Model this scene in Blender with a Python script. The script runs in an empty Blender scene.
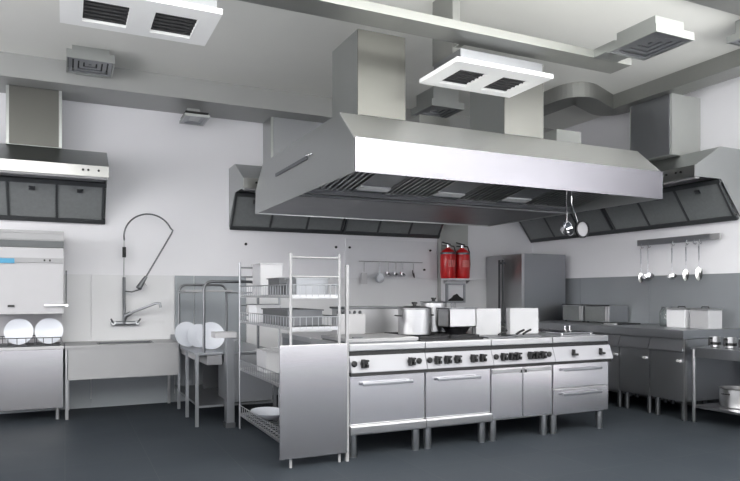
import bpy, bmesh, math, random
from mathutils import Vector, Matrix
S = bpy.context.scene
C = S.collection
random.seed(4)

# ---------------- camera, light, exposure ----------------
cd = bpy.data.cameras.new('camera'); cam = bpy.data.objects.new('camera', cd); C.objects.link(cam)
cam.location = (0, 0, 1.30)
cam.rotation_euler = (math.pi/2, 0, -math.atan(305/644))
cd.sensor_fit = 'HORIZONTAL'; cd.sensor_width = 36; cd.lens = 36*644/740
cd.shift_y = 54/740; cd.clip_start = .05
S.camera = cam
S.view_settings.view_transform = 'Standard'; S.view_settings.look = 'None'
S.view_settings.gamma = 1; S.view_settings.use_curve_mapping = False
S.view_settings.exposure = -0.12
w = bpy.data.worlds.new('world'); S.world = w; w.use_nodes = True
bg = w.node_tree.nodes['Background']; bg.inputs[0].default_value = (.93, .94, 1, 1); bg.inputs[1].default_value = .85

def area(name, loc, rot, sx, sy, power, col=(1, 1, 1)):
    l = bpy.data.lights.new(name, 'AREA'); l.shape = 'RECTANGLE'; l.size = sx; l.size_y = sy
    l.energy = power; l.color = col
    o = bpy.data.objects.new(name, l); C.objects.link(o); o.location = loc; o.rotation_euler = rot
    return o
# daylight entering through the tall glazing of the open front side
area('window_daylight', (1.5, -4.8, 1.05), (math.radians(90), 0, 0), 10.5, 1.6, 110, (.95, .96, 1))
area('left_fill_light', (-4.5, 4.6, 1.6), (math.radians(84), 0, math.radians(-90)), 5.0, 2.2, 230, (1, .99, 1))  # added fill from the left; the left wall has no window
area('upward_fill_light', (1.0, -1.3, 1.6), (math.radians(190), 0, 0), 10.5, 6.4, 2750, (1, 1, .97))  # added upward fill that brightens the ceiling, no lamp body built
# two rows of added overhead fill light near the camera, no fittings modelled
area('overhead_fill_row', (-.6, .4, 3.70), (0, 0, 0), .5, 3.5, 120, (1, 1, 1))
area('overhead_fill_row', (3.4, .4, 3.70), (0, 0, 0), .5, 3.5, 120, (1, 1, 1))

# ---------------- materials ----------------
def nodes(m):
    m.use_nodes = True; nt = m.node_tree
    return nt, nt.nodes['Principled BSDF']
def plain(name, col, rough=.5, metal=0, spec=.5, noise=0, scale=8, bump=0, alpha=1, trans=0):
    m = bpy.data.materials.new(name); nt, b = nodes(m)
    b.inputs['Base Color'].default_value = (*col, 1); b.inputs['Roughness'].default_value = rough
    b.inputs['Metallic'].default_value = metal; b.inputs['Specular IOR Level'].default_value = spec
    b.inputs['Transmission Weight'].default_value = trans
    tc = nt.nodes.new('ShaderNodeTexCoord'); n = nt.nodes.new('ShaderNodeTexNoise')
    n.inputs['Scale'].default_value = scale; nt.links.new(tc.outputs['Object'], n.inputs['Vector'])
    mr = nt.nodes.new('ShaderNodeMix'); mr.data_type = 'RGBA'
    k = noise
    mr.inputs[6].default_value = tuple(c*(1-k) for c in col)+(1,)
    mr.inputs[7].default_value = tuple(min(1, c*(1+k)) for c in col)+(1,)
    nt.links.new(n.outputs['Fac'], mr.inputs[0]); nt.links.new(mr.outputs[2], b.inputs['Base Color'])
    if bump:
        bp = nt.nodes.new('ShaderNodeBump'); bp.inputs['Strength'].default_value = bump; bp.inputs['Distance'].default_value = .002
        nt.links.new(n.outputs['Fac'], bp.inputs['Height']); nt.links.new(bp.outputs[0], b.inputs['Normal'])
    return m
def steel(name, col, rough=.3, stretch=(1, 1, 60), amp=.03):
    m = bpy.data.materials.new(name); nt, b = nodes(m)
    b.inputs['Metallic'].default_value = 1; b.inputs['Base Color'].default_value = (*col, 1)
    tc = nt.nodes.new('ShaderNodeTexCoord'); mp = nt.nodes.new('ShaderNodeMapping')
    mp.inputs['Scale'].default_value = stretch
    n = nt.nodes.new('ShaderNodeTexNoise'); n.inputs['Scale'].default_value = 6; n.inputs['Detail'].default_value = 3
    nt.links.new(tc.outputs['Object'], mp.inputs[0]); nt.links.new(mp.outputs[0], n.inputs['Vector'])
    mr = nt.nodes.new('ShaderNodeMapRange'); mr.inputs[3].default_value = max(.03, rough-amp); mr.inputs[4].default_value = rough+amp
    nt.links.new(n.outputs['Fac'], mr.inputs[0]); nt.links.new(mr.outputs[0], b.inputs['Roughness'])
    bp = nt.nodes.new('ShaderNodeBump'); bp.inputs['Strength'].default_value = .012; bp.inputs['Distance'].default_value = .0006
    nt.links.new(n.outputs['Fac'], bp.inputs['Height']); nt.links.new(bp.outputs[0], b.inputs['Normal'])
    return m
def floor_mat():
    m = bpy.data.materials.new('floor_tiles'); nt, b = nodes(m)
    tc = nt.nodes.new('ShaderNodeTexCoord')
    br = nt.nodes.new('ShaderNodeTexBrick'); br.offset = 0; br.inputs['Scale'].default_value = 1
    br.inputs['Brick Width'].default_value = .6; br.inputs['Row Height'].default_value = .6
    br.inputs['Mortar Size'].default_value = .003; br.inputs['Mortar Smooth'].default_value = .3
    br.inputs['Color1'].default_value = (.034, .040, .048, 1); br.inputs['Color2'].default_value = (.037, .043, .051, 1)
    br.inputs['Mortar'].default_value = (.048, .054, .06, 1)
    nt.links.new(tc.outputs['Object'], br.inputs['Vector'])
    n = nt.nodes.new('ShaderNodeTexNoise'); n.inputs['Scale'].default_value = 1.3; n.inputs['Detail'].default_value = 5
    nt.links.new(tc.outputs['Object'], n.inputs['Vector'])
    mr = nt.nodes.new('ShaderNodeMapRange'); mr.inputs[3].default_value = .4; mr.inputs[4].default_value = .55
    nt.links.new(n.outputs['Fac'], mr.inputs[0]); nt.links.new(mr.outputs[0], b.inputs['Roughness'])
    nt.links.new(br.outputs['Color'], b.inputs['Base Color'])
    b.inputs['Specular IOR Level'].default_value = .008
    return m
M = dict(
    floor=floor_mat(),
    ceil=plain('ceiling_paint', (.69, .69, .665), .9, noise=.03, scale=2),
    wall=plain('wall_paint', (.76, .755, .79), .85, noise=.02, scale=2),
    clad_l=plain('light_cladding', (.66, .66, .68), .35, 0, .5, noise=.03, scale=1.5),
    clad_m=plain('shaded_cladding_baseboard', (.27, .29, .31), .35, .2, .5, noise=.08, scale=1.5),
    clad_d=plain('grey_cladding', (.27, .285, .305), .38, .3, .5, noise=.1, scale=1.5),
    column=plain('column_paint', (.36, .37, .36), .8, noise=.03),
    soffit=plain('duct_paint', (.34, .345, .34), .5, .3, noise=.05, scale=1.5),
    duct=steel('galvanised_duct', (.36, .365, .35), .5, (3, 3, 3), .06),
    steel=steel('brushed_steel', (.50, .50, .51), .30),
    door=steel('door_steel', (.62, .605, .62), .22, (1, 1, 30), .008),
    hood=steel('hood_steel', (.44, .455, .45), .34, (1, 1, 20), .04),
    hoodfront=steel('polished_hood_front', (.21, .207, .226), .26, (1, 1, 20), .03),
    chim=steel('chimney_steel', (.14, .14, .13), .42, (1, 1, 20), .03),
    cup=steel('cupboard_steel', (.36, .37, .39), .42),
    lip=steel('hood_lip_steel', (.36, .36, .355), .3, (1, 1, 20), .03),
    chimb=steel('lit_chimney_steel', (.24, .24, .225), .42, (1, 1, 20), .03),  # lighter copy of the chimney steel, paints in a brighter reflection
    odoor=steel('oven_door_steel', (.88, .86, .89), .23, (1, 1, 30), .008),
    slope=steel('lit_slope_steel', (.86, .86, .85), .4, (1, 1, 20), .03),  # hood steel brightened to paint in the ceiling's reflection on the slope
    dsteel=steel('dark_steel', (.16, .165, .175), .4),
    msteel=steel('grey_steel', (.34, .35, .37), .38),
    chrome=steel('chrome', (.75, .75, .77), .12, (4, 4, 4), .03),
    filt=plain('filter_mesh_grey', (.19, .20, .205), .55, .1, noise=.12, scale=30),
    frame=plain('filter_frame_dark', (.085, .09, .095), .4, .5, noise=.1),
    white=plain('white_enamel', (.44, .435, .455), .35, noise=.02),
    pale=plain('pale_enamel', (.30, .30, .31), .4, .2, noise=.02),
    ctrl=plain('control_panel_silver', (.29, .29, .315), .45, noise=.02),
    board=plain('pale_board', (.70, .70, .73), .5, noise=.02),
    tin=plain('satin_aluminium', (.46, .46, .48), .4, .2, noise=.03),
    black=plain('black_plastic', (.008, .008, .009), .55, noise=.1),
    cast=plain('cast_iron', (.01, .01, .012), .5, .2, noise=.2),
    red=plain('extinguisher_red', (.52, .01, .012), .28, noise=.05),
    blue=plain('blue_display', (.05, .27, .45), .3, noise=.05),
    plate=plain('white_porcelain', (.60, .62, .68), .2, noise=.02),
    grille=plain('vent_dark_mesh', (.03, .03, .032), .6, noise=.2, scale=40),
    vent=plain('vent_white_frame', (.90, .90, .90), .5, noise=.02),
    lamp=plain('diffuser_glass', (.8, .8, .8), .3, noise=.01),
    label=plain('label_white', (.75, .7, .7), .5, noise=.02),
    glass=plain('clear_glass', (.7, .75, .75), .05, noise=.01, trans=.9),
)

# ---------------- mesh helpers ----------------
class MB:
    def __init__(s): s.bm = bmesh.new()
    def box(s, x0, x1, y0, y1, z0, z1, bev=0, rot=None, piv=None):
        b = bmesh.new()
        bmesh.ops.create_cube(b, size=1)
        for v in b.verts:
            v.co = Vector(((x0+x1)/2+v.co.x*(x1-x0), (y0+y1)/2+v.co.y*(y1-y0), (z0+z1)/2+v.co.z*(z1-z0)))
        if bev:
            bmesh.ops.bevel(b, geom=b.edges[:], offset=bev, segments=2, affect='EDGES', profile=.7)
        if rot is not None:
            p = Vector(piv)
            for v in b.verts: v.co = rot @ (v.co-p)+p
        s._add(b); return s
    def _add(s, b):
        me = bpy.data.meshes.new('t'); b.to_mesh(me); b.free(); s.bm.from_mesh(me); bpy.data.meshes.remove(me)
    def prism(s, prof, a0, a1, axis='x'):
        """prof points in the plane across axis: axis x -> (y,z); axis y -> (x,z); axis z -> (x,y)"""
        b = bmesh.new()
        def P(p, a):
            return {'x': (a, p[0], p[1]), 'y': (p[0], a, p[1]), 'z': (p[0], p[1], a)}[axis]
        A = [b.verts.new(P(p, a0)) for p in prof]; B = [b.verts.new(P(p, a1)) for p in prof]
        b.faces.new(A); b.faces.new(B[::-1]); n = len(prof)
        for i in range(n): b.faces.new((A[i], B[i], B[(i+1) % n], A[(i+1) % n]))
        bmesh.ops.recalc_face_normals(b, faces=b.faces); s._add(b); return s
    def tube(s, pts, r, seg=10, closed=False):
        pts = [Vector(p) for p in pts]; b = bmesh.new(); rings = []; n = len(pts)
        up = None
        for i, p in enumerate(pts):
            if closed: d = (pts[(i+1) % n]-pts[i-1]).normalized()
            else: d = (pts[min(i+1, n-1)]-pts[max(i-1, 0)]).normalized()
            if up is None:
                up = Vector((0, 0, 1)) if abs(d.z) < .9 else Vector((1, 0, 0))
            a = (up-d*up.dot(d))
            if a.length < 1e-4: a = d.orthogonal()
            a.normalize(); up = a; c = d.cross(a)
            rr = r[i] if isinstance(r, (list, tuple)) else r
            rings.append([b.verts.new(p+(a*math.cos(t)+c*math.sin(t))*rr) for t in [2*math.pi*k/seg for k in range(seg)]])
        m = n if closed else n-1
        for i in range(m):
            R0, R1 = rings[i], rings[(i+1) % n]
            for k in range(seg): b.faces.new((R0[k], R0[(k+1) % seg], R1[(k+1) % seg], R1[k]))
        if not closed: b.faces.new(rings[0][::-1]); b.faces.new(rings[-1])
        bmesh.ops.recalc_face_normals(b, faces=b.faces)
        for f in b.faces:
            if len(f.verts) == 4: f.smooth = True
        s._add(b); return s
    def lathe(s, prof, c=(0, 0, 0), seg=32, rot=None):
        b = bmesh.new(); rings = []
        for (r, z) in prof:
            if r < 1e-5: rings.append([b.verts.new((0, 0, z))])
            else: rings.append([b.verts.new((r*math.cos(2*math.pi*k/seg), r*math.sin(2*math.pi*k/seg), z)) for k in range(seg)])
        for R0, R1 in zip(rings, rings[1:]):
            if len(R0) == 1 and len(R1) == 1: continue
            for k in range(seg):
                j = (k+1) % seg
                if len(R0) == 1: b.faces.new((R0[0], R1[j], R1[k]))
                elif len(R1) == 1: b.faces.new((R0[k], R0[j], R1[0]))
                else: b.faces.new((R0[k], R0[j], R1[j], R1[k]))
        bmesh.ops.recalc_face_normals(b, faces=b.faces)
        for f in b.faces: f.smooth = True
        Mx = Matrix.Translation(Vector(c)) @ (rot.to_4x4() if rot is not None else Matrix())
        bmesh.ops.transform(b, matrix=Mx, verts=b.verts)
        s._add(b); return s
    def build(s, name, mat, parent=None, sharp=True):
        L = ORG.get(parent.name, Vector()) if parent else Vector()
        for v in s.bm.verts: v.co -= L
        me = bpy.data.meshes.new(name); s.bm.to_mesh(me); s.bm.free()
        me.materials.append(M[mat] if isinstance(mat, str) else mat)
        o = bpy.data.objects.new(name, me); C.objects.link(o)
        if parent: o.parent = parent; ORG[o.name] = L
        if any(p.use_smooth for p in me.polygons):
            md = o.modifiers.new('es', 'EDGE_SPLIT'); md.split_angle = math.radians(35)
        return o
ORG = {}
def thing(name, label, cat, loc, group=None):
    o = bpy.data.objects.new(name, None); C.objects.link(o); o.location = loc; ORG[o.name] = Vector(loc)
    o.empty_display_size = .1
    o['label'] = label; o['category'] = cat
    if group: o['group'] = group
    return o
def tag(o, label, cat, group=None):
    o['label'] = label; o['category'] = cat
    if group: o['group'] = group
    return o
def struct(o): o['kind'] = 'structure'; return o
def kids(o): return [c for c in bpy.data.objects if c.parent == o]
def dup(o, loc=None, label=None, rotz=None, parent=None, scale=None):
    c = o.copy(); C.objects.link(c)
    if parent: c.parent = parent
    if loc is not None: c.location = loc
    if rotz is not None: c.rotation_euler.z = rotz
    if scale is not None: c.scale = scale
    if label: c['label'] = label
    for k in kids(o): dup(k, parent=c)
    return c
RX = lambda a: Matrix.Rotation(math.radians(a), 3, 'X')
RY = lambda a: Matrix.Rotation(math.radians(a), 3, 'Y')
RZ = lambda a: Matrix.Rotation(math.radians(a), 3, 'Z')

# ---------------- room shell ----------------
XW, YW, ZC = 6.65, 8.07, 3.74
struct(MB().box(-4.6, XW+.15, -5, YW+.15, -.1, 0).build('floor', 'floor'))
struct(MB().box(-4.6, XW+.15, -5, YW+.15, ZC, ZC+.1).build('ceiling', 'ceil'))
struct(MB().box(-4.6, XW+.15, YW, YW+.15, 0, ZC).build('wall_back', 'wall'))
struct(MB().box(XW, XW+.15, -5, YW, 0, ZC).build('wall_right', 'wall'))
struct(MB().box(-4.75, -4.6, -5, YW+.15, -.1, ZC+.1).build('wall_left', 'wall'))
struct(MB().box(-4.6, XW, -5.15, -5, 0, .15).build('wall_front', 'wall'))
# cladding panels (gaps between panels are the joints)
m = MB()
for a, b, z0 in ((-2.6, -1.0, .1), (-1.0, .27, .72), (.27, 1.2, .72), (2.08, 3.44, .1), (3.44, 4.905, .1)): m.box(a+.004, b-.004, YW-.018, YW, z0, 1.53, .002)
struct(m.build('trim_1', 'clad_l'))
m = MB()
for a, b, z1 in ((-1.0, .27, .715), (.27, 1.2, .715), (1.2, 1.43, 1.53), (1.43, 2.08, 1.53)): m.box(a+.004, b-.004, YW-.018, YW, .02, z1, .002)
struct(m.build('trim_6', 'clad_m'))  # darker tone stands in for shade under the sink and behind the dish table
m = MB()
for a, b in zip([5.38, 5.95], [5.95, XW-.02]): m.box(a+.004, b-.004, YW-.018, YW, .1, 1.53, .002)
struct(m.build('trim_2', 'clad_l'))
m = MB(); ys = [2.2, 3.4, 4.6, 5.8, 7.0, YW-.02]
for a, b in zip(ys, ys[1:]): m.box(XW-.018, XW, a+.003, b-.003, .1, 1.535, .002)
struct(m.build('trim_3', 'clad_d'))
struct(MB().box(4.91, 5.375, YW-.1, YW, 0, 3.5).build('trim_4', 'column'))
struct(MB().box(4.912, 5.373, YW-.118, YW-.1, .1, 1.53).build('trim_5', 'clad_l'))
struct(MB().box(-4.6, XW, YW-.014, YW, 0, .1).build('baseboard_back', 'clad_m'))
struct(MB().box(XW-.02, XW, -5, YW-.02, 0, .1).build('baseboard_right', 'msteel'))

# ---------------- ducts ----------------
o = MB().box(-2.6, 6.6, 7.43, YW, 3.50, ZC).build('wall_duct', 'soffit')
tag(o, 'long flat grey duct running in the corner of back wall and ceiling', 'duct')
o = MB()
o.box(.3, 4.36, 4.0, 4.235, 3.25, 3.315, .004)
o.box(2.785, 2.835, 4.235, 4.33, 3.26, 3.305)
o = o.build('ceiling_duct', 'duct')
tag(o, 'flat steel ceiling duct crossing above the island hood', 'duct')
o = MB().box(4.0, XW, 3.24, 3.53, 3.62, ZC, .004).build('ceiling_duct', 'duct')
tag(o, 'short piece of grey ceiling duct in the top right corner', 'duct')
# S-shaped duct on the right
def sduct():
    P = [Vector(p) for p in ((6.2, 1.2), (6.2, 6.06), (5.36, 5.70), (5.36, 7.43))]
    path = [P[0]]
    for k in (1, 2):
        u = (P[k-1]-P[k]).normalized()*.22; v = (P[k+1]-P[k]).normalized()*.22
        for i in range(11):
            q = i/10; path.append((P[k]+u)*(1-q)**2+P[k]*2*q*(1-q)+(P[k]+v)*q*q)
    path.append(P[3])
    b = bmesh.new(); n = len(path); R = []
    for i, p in enumerate(path):
        p = Vector(p); d = (Vector(path[min(i+1, n-1)])-Vector(path[max(i-1, 0)])).normalized(); q = Vector((-d.y, d.x))*.15
        R.append([b.verts.new((*(p+q), 3.57)), b.verts.new((*(p-q), 3.57)), b.verts.new((*(p-q), ZC)), b.verts.new((*(p+q), ZC))])
    for A, B in zip(R, R[1:]):
        for k in range(4): b.faces.new((A[k], A[(k+1) % 4], B[(k+1) % 4], B[k]))
    b.faces.new(R[0]); b.faces.new(R[-1][::-1]); bmesh.ops.recalc_face_normals(b, faces=b.faces)
    m = MB(); m._add(b); return m
tag(sduct().build('offset_duct', 'duct'), 'grey rectangular ceiling duct with an S bend along the right wall', 'duct')

# ---------------- diffusers and vents ----------------
def diffuser(label, x0, x1, y0, y1, z, ztop, lip=.07, arm=None, mat='hood', rods=0, pl=None):
    t = thing('air_diffuser', label, 'air diffuser', ((x0+x1)/2, (y0+y1)/2, z))
    m = MB(); g = .012
    # open frustum lip
    m.box(x0, x1, y0, y0+g, z, z+lip).box(x0, x1, y1-g, y1, z, z+lip).box(x0, x0+g, y0+g, y1-g, z, z+lip).box(x1-g, x1, y0+g, y1-g, z, z+lip)
    m.box(x0, x1, y0, y1, z+lip, z+lip+.01)
    m.build('frame', mat, t)
    i = .05
    MB().box(*(pl or (x0+i, x1-i, y0+i, y1-i)), z+lip+.01, ztop).build('plenum_box', mat, t)
    if rods:
        for rx in (x0+.12, x1-.12): MB().box(rx-.004, rx+.004, (y0+y1)/2, (y0+y1)/2+.008, ztop, ZC).build('hanger_rod', 'pale', t)
    m = MB(); n = 4; cx, cy = (x0+x1)/2, (y0+y1)/2
    for k in range(n):
        f0 = 1-.08-k*.23; hx, hy = (x1-x0)/2*f0, (y1-y0)/2*f0; tt = .035; zz = z+.005+.008*k
        for (a, b, c, d) in ((cx-hx, cx+hx, cy-hy, cy-hy+tt), (cx-hx, cx+hx, cy+hy-tt, cy+hy), (cx-hx, cx-hx+tt, cy-hy+tt, cy+hy-tt), (cx+hx-tt, cx+hx, cy-hy+tt, cy+hy-tt)):
            if b > a and d > c: m.box(a, b, c, d, zz, zz+.012)
    m.build('louvre', 'msteel', t)
    MB().box(x0+g, x1-g, y0+g, y1-g, z+.05, z+.06).build('throat', 'grille', t)
    if arm: MB().box(*arm).build('branch_duct', mat, t)
    return t
diffuser('square steel ceiling diffuser at the end of a short branch duct, upper right', 3.855, 4.255, 3.315, 3.78, 3.20, 3.345, .05, arm=(3.93, 4.19, 3.78, 4.0, 3.25, 3.315))
diffuser('steel ceiling diffuser cut off by the right edge of the photo', 5.36, 5.9, 3.28, 3.85, 3.55, ZC, .05)
diffuser('grey ceiling diffuser in front of the wall duct, above the left hood', .013, .45, 6.88, 7.36, 3.60, ZC, .07, arm=(.1, .35, 7.36, 7.43, 3.61, 3.72))
diffuser('small dark diffuser under the wall duct between left hood and island hood', 1.23, 1.51, 7.5, 7.9, 3.335, 3.5, .02, pl=(1.30, 1.45, 7.78, 7.88))
diffuser('diffuser half hidden behind the two chimneys of the island hood', 3.85, 4.3, 6.45, 6.95, 3.50, ZC, .07)

def cassette(label, x0, y0, zt, riser):
    W, D, z = .92, .57, 3.05; x1, y1 = x0+W, y0+D
    t = thing('air_cassette', label, 'ceiling vent', (x0+W/2, y0+D/2, z), 'white two-grille vents')
    holes = [(x0+.13, x0+.39), (x0+.54, x0+.80)]; ya, yb = y0+.15, y1-.09
    m = MB(); th = .02
    m.box(x0, x1, y0, ya, z, z+th).box(x0, x1, yb, y1, z, z+th)
    xs = [x0, holes[0][0], holes[0][1], holes[1][0], holes[1][1], x1]
    for a, b in ((xs[0], xs[1]), (xs[2], xs[3]), (xs[4], xs[5])): m.box(a, b, ya, yb, z, z+th)
    m.build('frame', 'vent', t)
    MB().box(x0+.11, x1-.01, y0+.12, y1-.05, z+.034, z+.155).build('plenum_box', 'cup', t)
    for a, b in holes:
        g = MB(); g.box(a, b, ya, yb, z+.021, z+.032)
        for k in range(6): 
            yy = ya+(yb-ya)*(k+.5)/6; g.box(a, b, yy-.003, yy+.003, z+.012, z+.021)
        g.build('grille', 'grille', t)
    m = MB(); m.box(x0, x1, y0, y0+.01, z+th, z+.034).box(x0, x1, y1-.01, y1, z+th, z+.034).box(x0, x0+.01, y0+.01, y1-.01, z+th, z+.034).box(x1-.01, x1, y0+.01, y1-.01, z+th, z+.034).build('rim', 'vent', t)
    MB().box(*riser, z+.155 if riser[1] > x0+.13 else z+.03, ZC).build('supply_riser', 'duct', t)
    return t
cassette('white ceiling vent with two dark grilles, hanging before the island hood chimneys', 2.655, 4.08, 3.2, (2.775, 2.845, 4.33, 4.64))
cassette('white ceiling vent with two dark grilles at the top left of the photo', -.03, 4.03, 3.2, (.18, .3, 4.33, 4.6))

# ---------------- wall hoods ----------------
PR = [(0, 2.13), (0, 2.88), (.33, 2.88), (.72, 2.65), (.72, 2.535), (.32, 2.535)]
def wall_hood(label, length, sections, chims, nfil, ends=(1, 1), loc=(0, 0), rot=0, lights=(0,), cmat='chim', bmat='hood'):
    """local frame: x along the wall 0..length, y = -distance from wall"""
    t = thing('wall_hood', label, 'extractor hood', (0, 0, 2.13))
    prof = [(-d, z) for d, z in PR]; g = .012
    m = MB()
    for x in (0, length-g): m.prism([(-.005, 2.15), (-.005, 2.88), (-.33, 2.88), (-.72, 2.65), (-.72, 2.535), (-.32, 2.535)], x, x+g)
    m.box(g, length-g, -.33, -.002, 2.868, 2.88)
    m.prism([(-.33, 2.88), (-.72, 2.65), (-.712, 2.64), (-.33, 2.866)], g, length-g)
    m.build('canopy', 'hood', t)
    MB().box(0, length, -.732, -.72, 2.535, 2.652, .002).build('front_panel', 'lip', t)
    # bottom gutter and sloping filter bank
    MB().box(g, length-g, -.71, -.64, 2.515, 2.55, .008).build('grease_gutter', 'pale', t)
    seglen = length/sections
    ang = math.atan2(.40, .30)
    for sct in range(sections):
        a = sct*seglen; b = a+seglen
        fr = MB()
        def slab(m, x0, x1, s0, s1, th=.02, off=0):
            L = .52
            p0 = Vector((-.02, 2.13)); d = Vector((-.31, .42)).normalized(); n = Vector((-d.y, d.x))
            q = [p0+d*s0+n*off, p0+d*s1+n*off, p0+d*s1+n*(off+th), p0+d*s0+n*(off+th)]
            m.prism([(v.x, v.y) for v in q], x0, x1)
        slab(fr, a+.002, b-.002, 0, .055, .035); slab(fr, a+.002, b-.002, .47, .52, .035)
        w_ = (seglen-.05)/nfil
        for k in range(nfil+1):
            xx = a+.015+k*w_; slab(fr, xx-.010, xx+.014, .05, .475, .034)
        fr.build('filter_frame', 'frame', t)
        for k in range(nfil):
            f = MB(); slab(f, a+.03+k*w_, a+.004+(k+1)*w_, .055, .47, .02, .004); fo = f.build('filter', 'filt', t)
            h = MB(); xc = a+.015+(k+.5)*w_; slab(h, xc-.03, xc+.03, .385, .43, .012, .024); h.build('latch', 'dsteel', fo)
    for (a, b, d, zt) in chims:
        MB().box(a, b, -d, -.003, 2.88, zt).build('chimney', bmat, t)
        MB().box(a+.03, b-.03, -d-.012, -d, 2.885, zt-.002, .002).build('chimney_cover', cmat, t)
    for x in lights:
        MB().lathe([(0, 0), (.012, 0), (.012, .01), (0, .012)], (x, -.735, 2.6), 12, RX(90)).build('switch', 'black', t)
    t.location = (loc[0], loc[1], 2.13); t.rotation_euler.z = rot
    return t
wall_hood('steel wall hood with three filter panels over the dishwasher on the left', 2.0, 1, [(1.0, 1.55, .36, 1)], 4) if 0 else None
h1 = wall_hood('steel wall hood above the white dishwasher at the left edge', 2.4, 1, [(1.42, 1.95, .35, 3.5)], 5, loc=(-1.98, YW), lights=(2.15, 2.2, 2.3))
h2 = wall_hood('long grey wall hood on the back wall, partly behind the island hood', 3.06, 2, [(.44, 1.3, .35, 3.5)], 3, loc=(1.86, YW), lights=(.15,), cmat='cup')
h3 = wall_hood('angled filter hood along the right wall above the hanging utensils', 3.44, 2, [(2.35, 2.95, .47, 3.57)], 3, loc=(XW, 8.05), rot=-math.pi/2, lights=(3.28, 3.22, 3.1), cmat='cup', bmat='column')

# ---------------- island hood ----------------
X0, X1 = 1.958, 5.188
t = thing('island_hood', 'large steel island hood with two square chimneys over the cooking block', 'extractor hood', ((X0+X1)/2, 5.8, 2.22))
P = [(4.40, 2.22), (4.40, 2.478), (4.69, 2.736), (6.87, 2.736), (7.17, 2.48), (7.20, 2.22)]
g = .012
m = MB()
for x in (X0, X1-g): m.prism(P, x, x+g)
m.box(X0+g, X1-g, 4.69, 6.87, 2.726, 2.736)
m.prism([(6.87, 2.736), (7.17, 2.48), (7.16, 2.474), (6.87, 2.724)], X0+g, X1-g)
m.prism([(7.17, 2.48), (7.20, 2.22), (7.188, 2.22), (7.158, 2.48)], X0+g, X1-g)
m.build('canopy', 'hood', t)
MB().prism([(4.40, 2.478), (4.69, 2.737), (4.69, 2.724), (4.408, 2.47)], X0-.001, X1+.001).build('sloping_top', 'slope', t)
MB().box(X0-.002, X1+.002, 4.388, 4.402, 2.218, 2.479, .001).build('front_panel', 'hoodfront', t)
m = MB(); m.box(X0-.012, X0, 5.43, 6.38, 2.505, 2.54, .004)
m.build('side_slot', 'dsteel', t)
MB().tube([(X0-.005, 5.40, 2.53), (X0-.03, 5.40, 2.53), (X0-.03, 5.32, 2.525), (X0-.005, 5.30, 2.53)], .008).build('side_handle', 'chrome', t)
# rear shade sheet, trough, filters
m = MB(); m.box(X0+.02, X1-.02, 5.60, 5.80, 2.235, 2.26).box(X0+.02, X1-.02, 5.60, 5.61, 2.26, 2.33).box(X0+.02, X1-.02, 5.79, 5.80, 2.26, 2.33)
m.build('trough', 'dsteel', t)
MB().tube([(X0+.03, 5.67, 2.228), (X1-.03, 5.67, 2.228)], .010, 8).build('trough_edge', 'steel', t)
m = MB(); m.box(X0+.013, X1-.013, 5.80, 7.185, 2.232, 2.242); m.build('rear_shade_sheet', 'dsteel', t)  # dark sheet stands in for the shaded inside of the hood's rear half
nmod = 9; wd = (X1-X0-.06)/nmod
fa, fb = Vector((4.55, 2.44)), Vector((5.60, 2.28)); fd = (fb-fa); fl = fd.length; fd.normalize(); fn = Vector((-fd.y, fd.x))
def fslab(m, x0, x1, s0, s1, o0, o1):
    q = [fa+fd*s0+fn*o0, fa+fd*s1+fn*o0, fa+fd*s1+fn*o1, fa+fd*s0+fn*o1]; m.prism([(v.x, v.y) for v in q], x0, x1)
m = MB(); fslab(m, X0+.02, X1-.02, 0, fl, .03, .045); m.build('filter_bank_back', 'dsteel', t)
lay = [(.03, .50, 's'), (.50, .83, 'l'), (.83, 1.33, 's'), (1.33, 1.66, 'l'), (1.66, 2.16, 's'), (2.16, 2.49, 'l'), (2.49, 3.19, 's')]
for a, b, k in lay:
    if k == 's':
        m = MB(); n = 9 if b-a < .6 else 12
        fslab(m, X0+a, X0+a+.012, .02, fl-.02, -.012, .012); fslab(m, X0+b-.012, X0+b, .02, fl-.02, -.012, .012)
        for i in range(1, n):
            xx = X0+a+(b-a)*i/n; fslab(m, xx-.009, xx+.009, .03, fl-.03, -.008, .010)
        fslab(m, X0+a, X0+b, 0, .03, -.012, .014); fslab(m, X0+a, X0+b, fl-.03, fl, -.012, .014)
        m.build('baffle_filter', 'steel', t)
    else:
        m = MB(); fslab(m, X0+a+.004, X0+b-.004, 0, fl, -.004, .012); m.build('blank_panel', 'msteel', t)
        m = MB(); fslab(m, X0+a+.01, X0+b-.01, fl-.20, fl-.10, -.018, -.004); m.build('lamp', 'lamp', t)
for cx0, cx1 in ((2.11, 2.541), (3.546, 3.988)):
    m = MB(); m.box(cx0, cx1, 4.69, 5.225, 2.736, 3.42); c = m.build('chimney', 'hood', t); MB().box(cx0, cx1, 4.682, 4.69, 2.738, 3.42).build('front_tone_plate', 'chim' if cx0 < 3 else 'chimb', c)  # thin front plates put the light on each chimney front into its colour
m = MB(); m.box(4.69, 5.03, 5.3, 5.52, 2.736, 3.05, .004); m.build('motor_housing', 'column', t)
m = MB(); m.box(3.2, 3.56, 5.6, 5.95, 2.736, 3.1, .004); m.build('motor_housing', 'duct', t)

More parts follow.
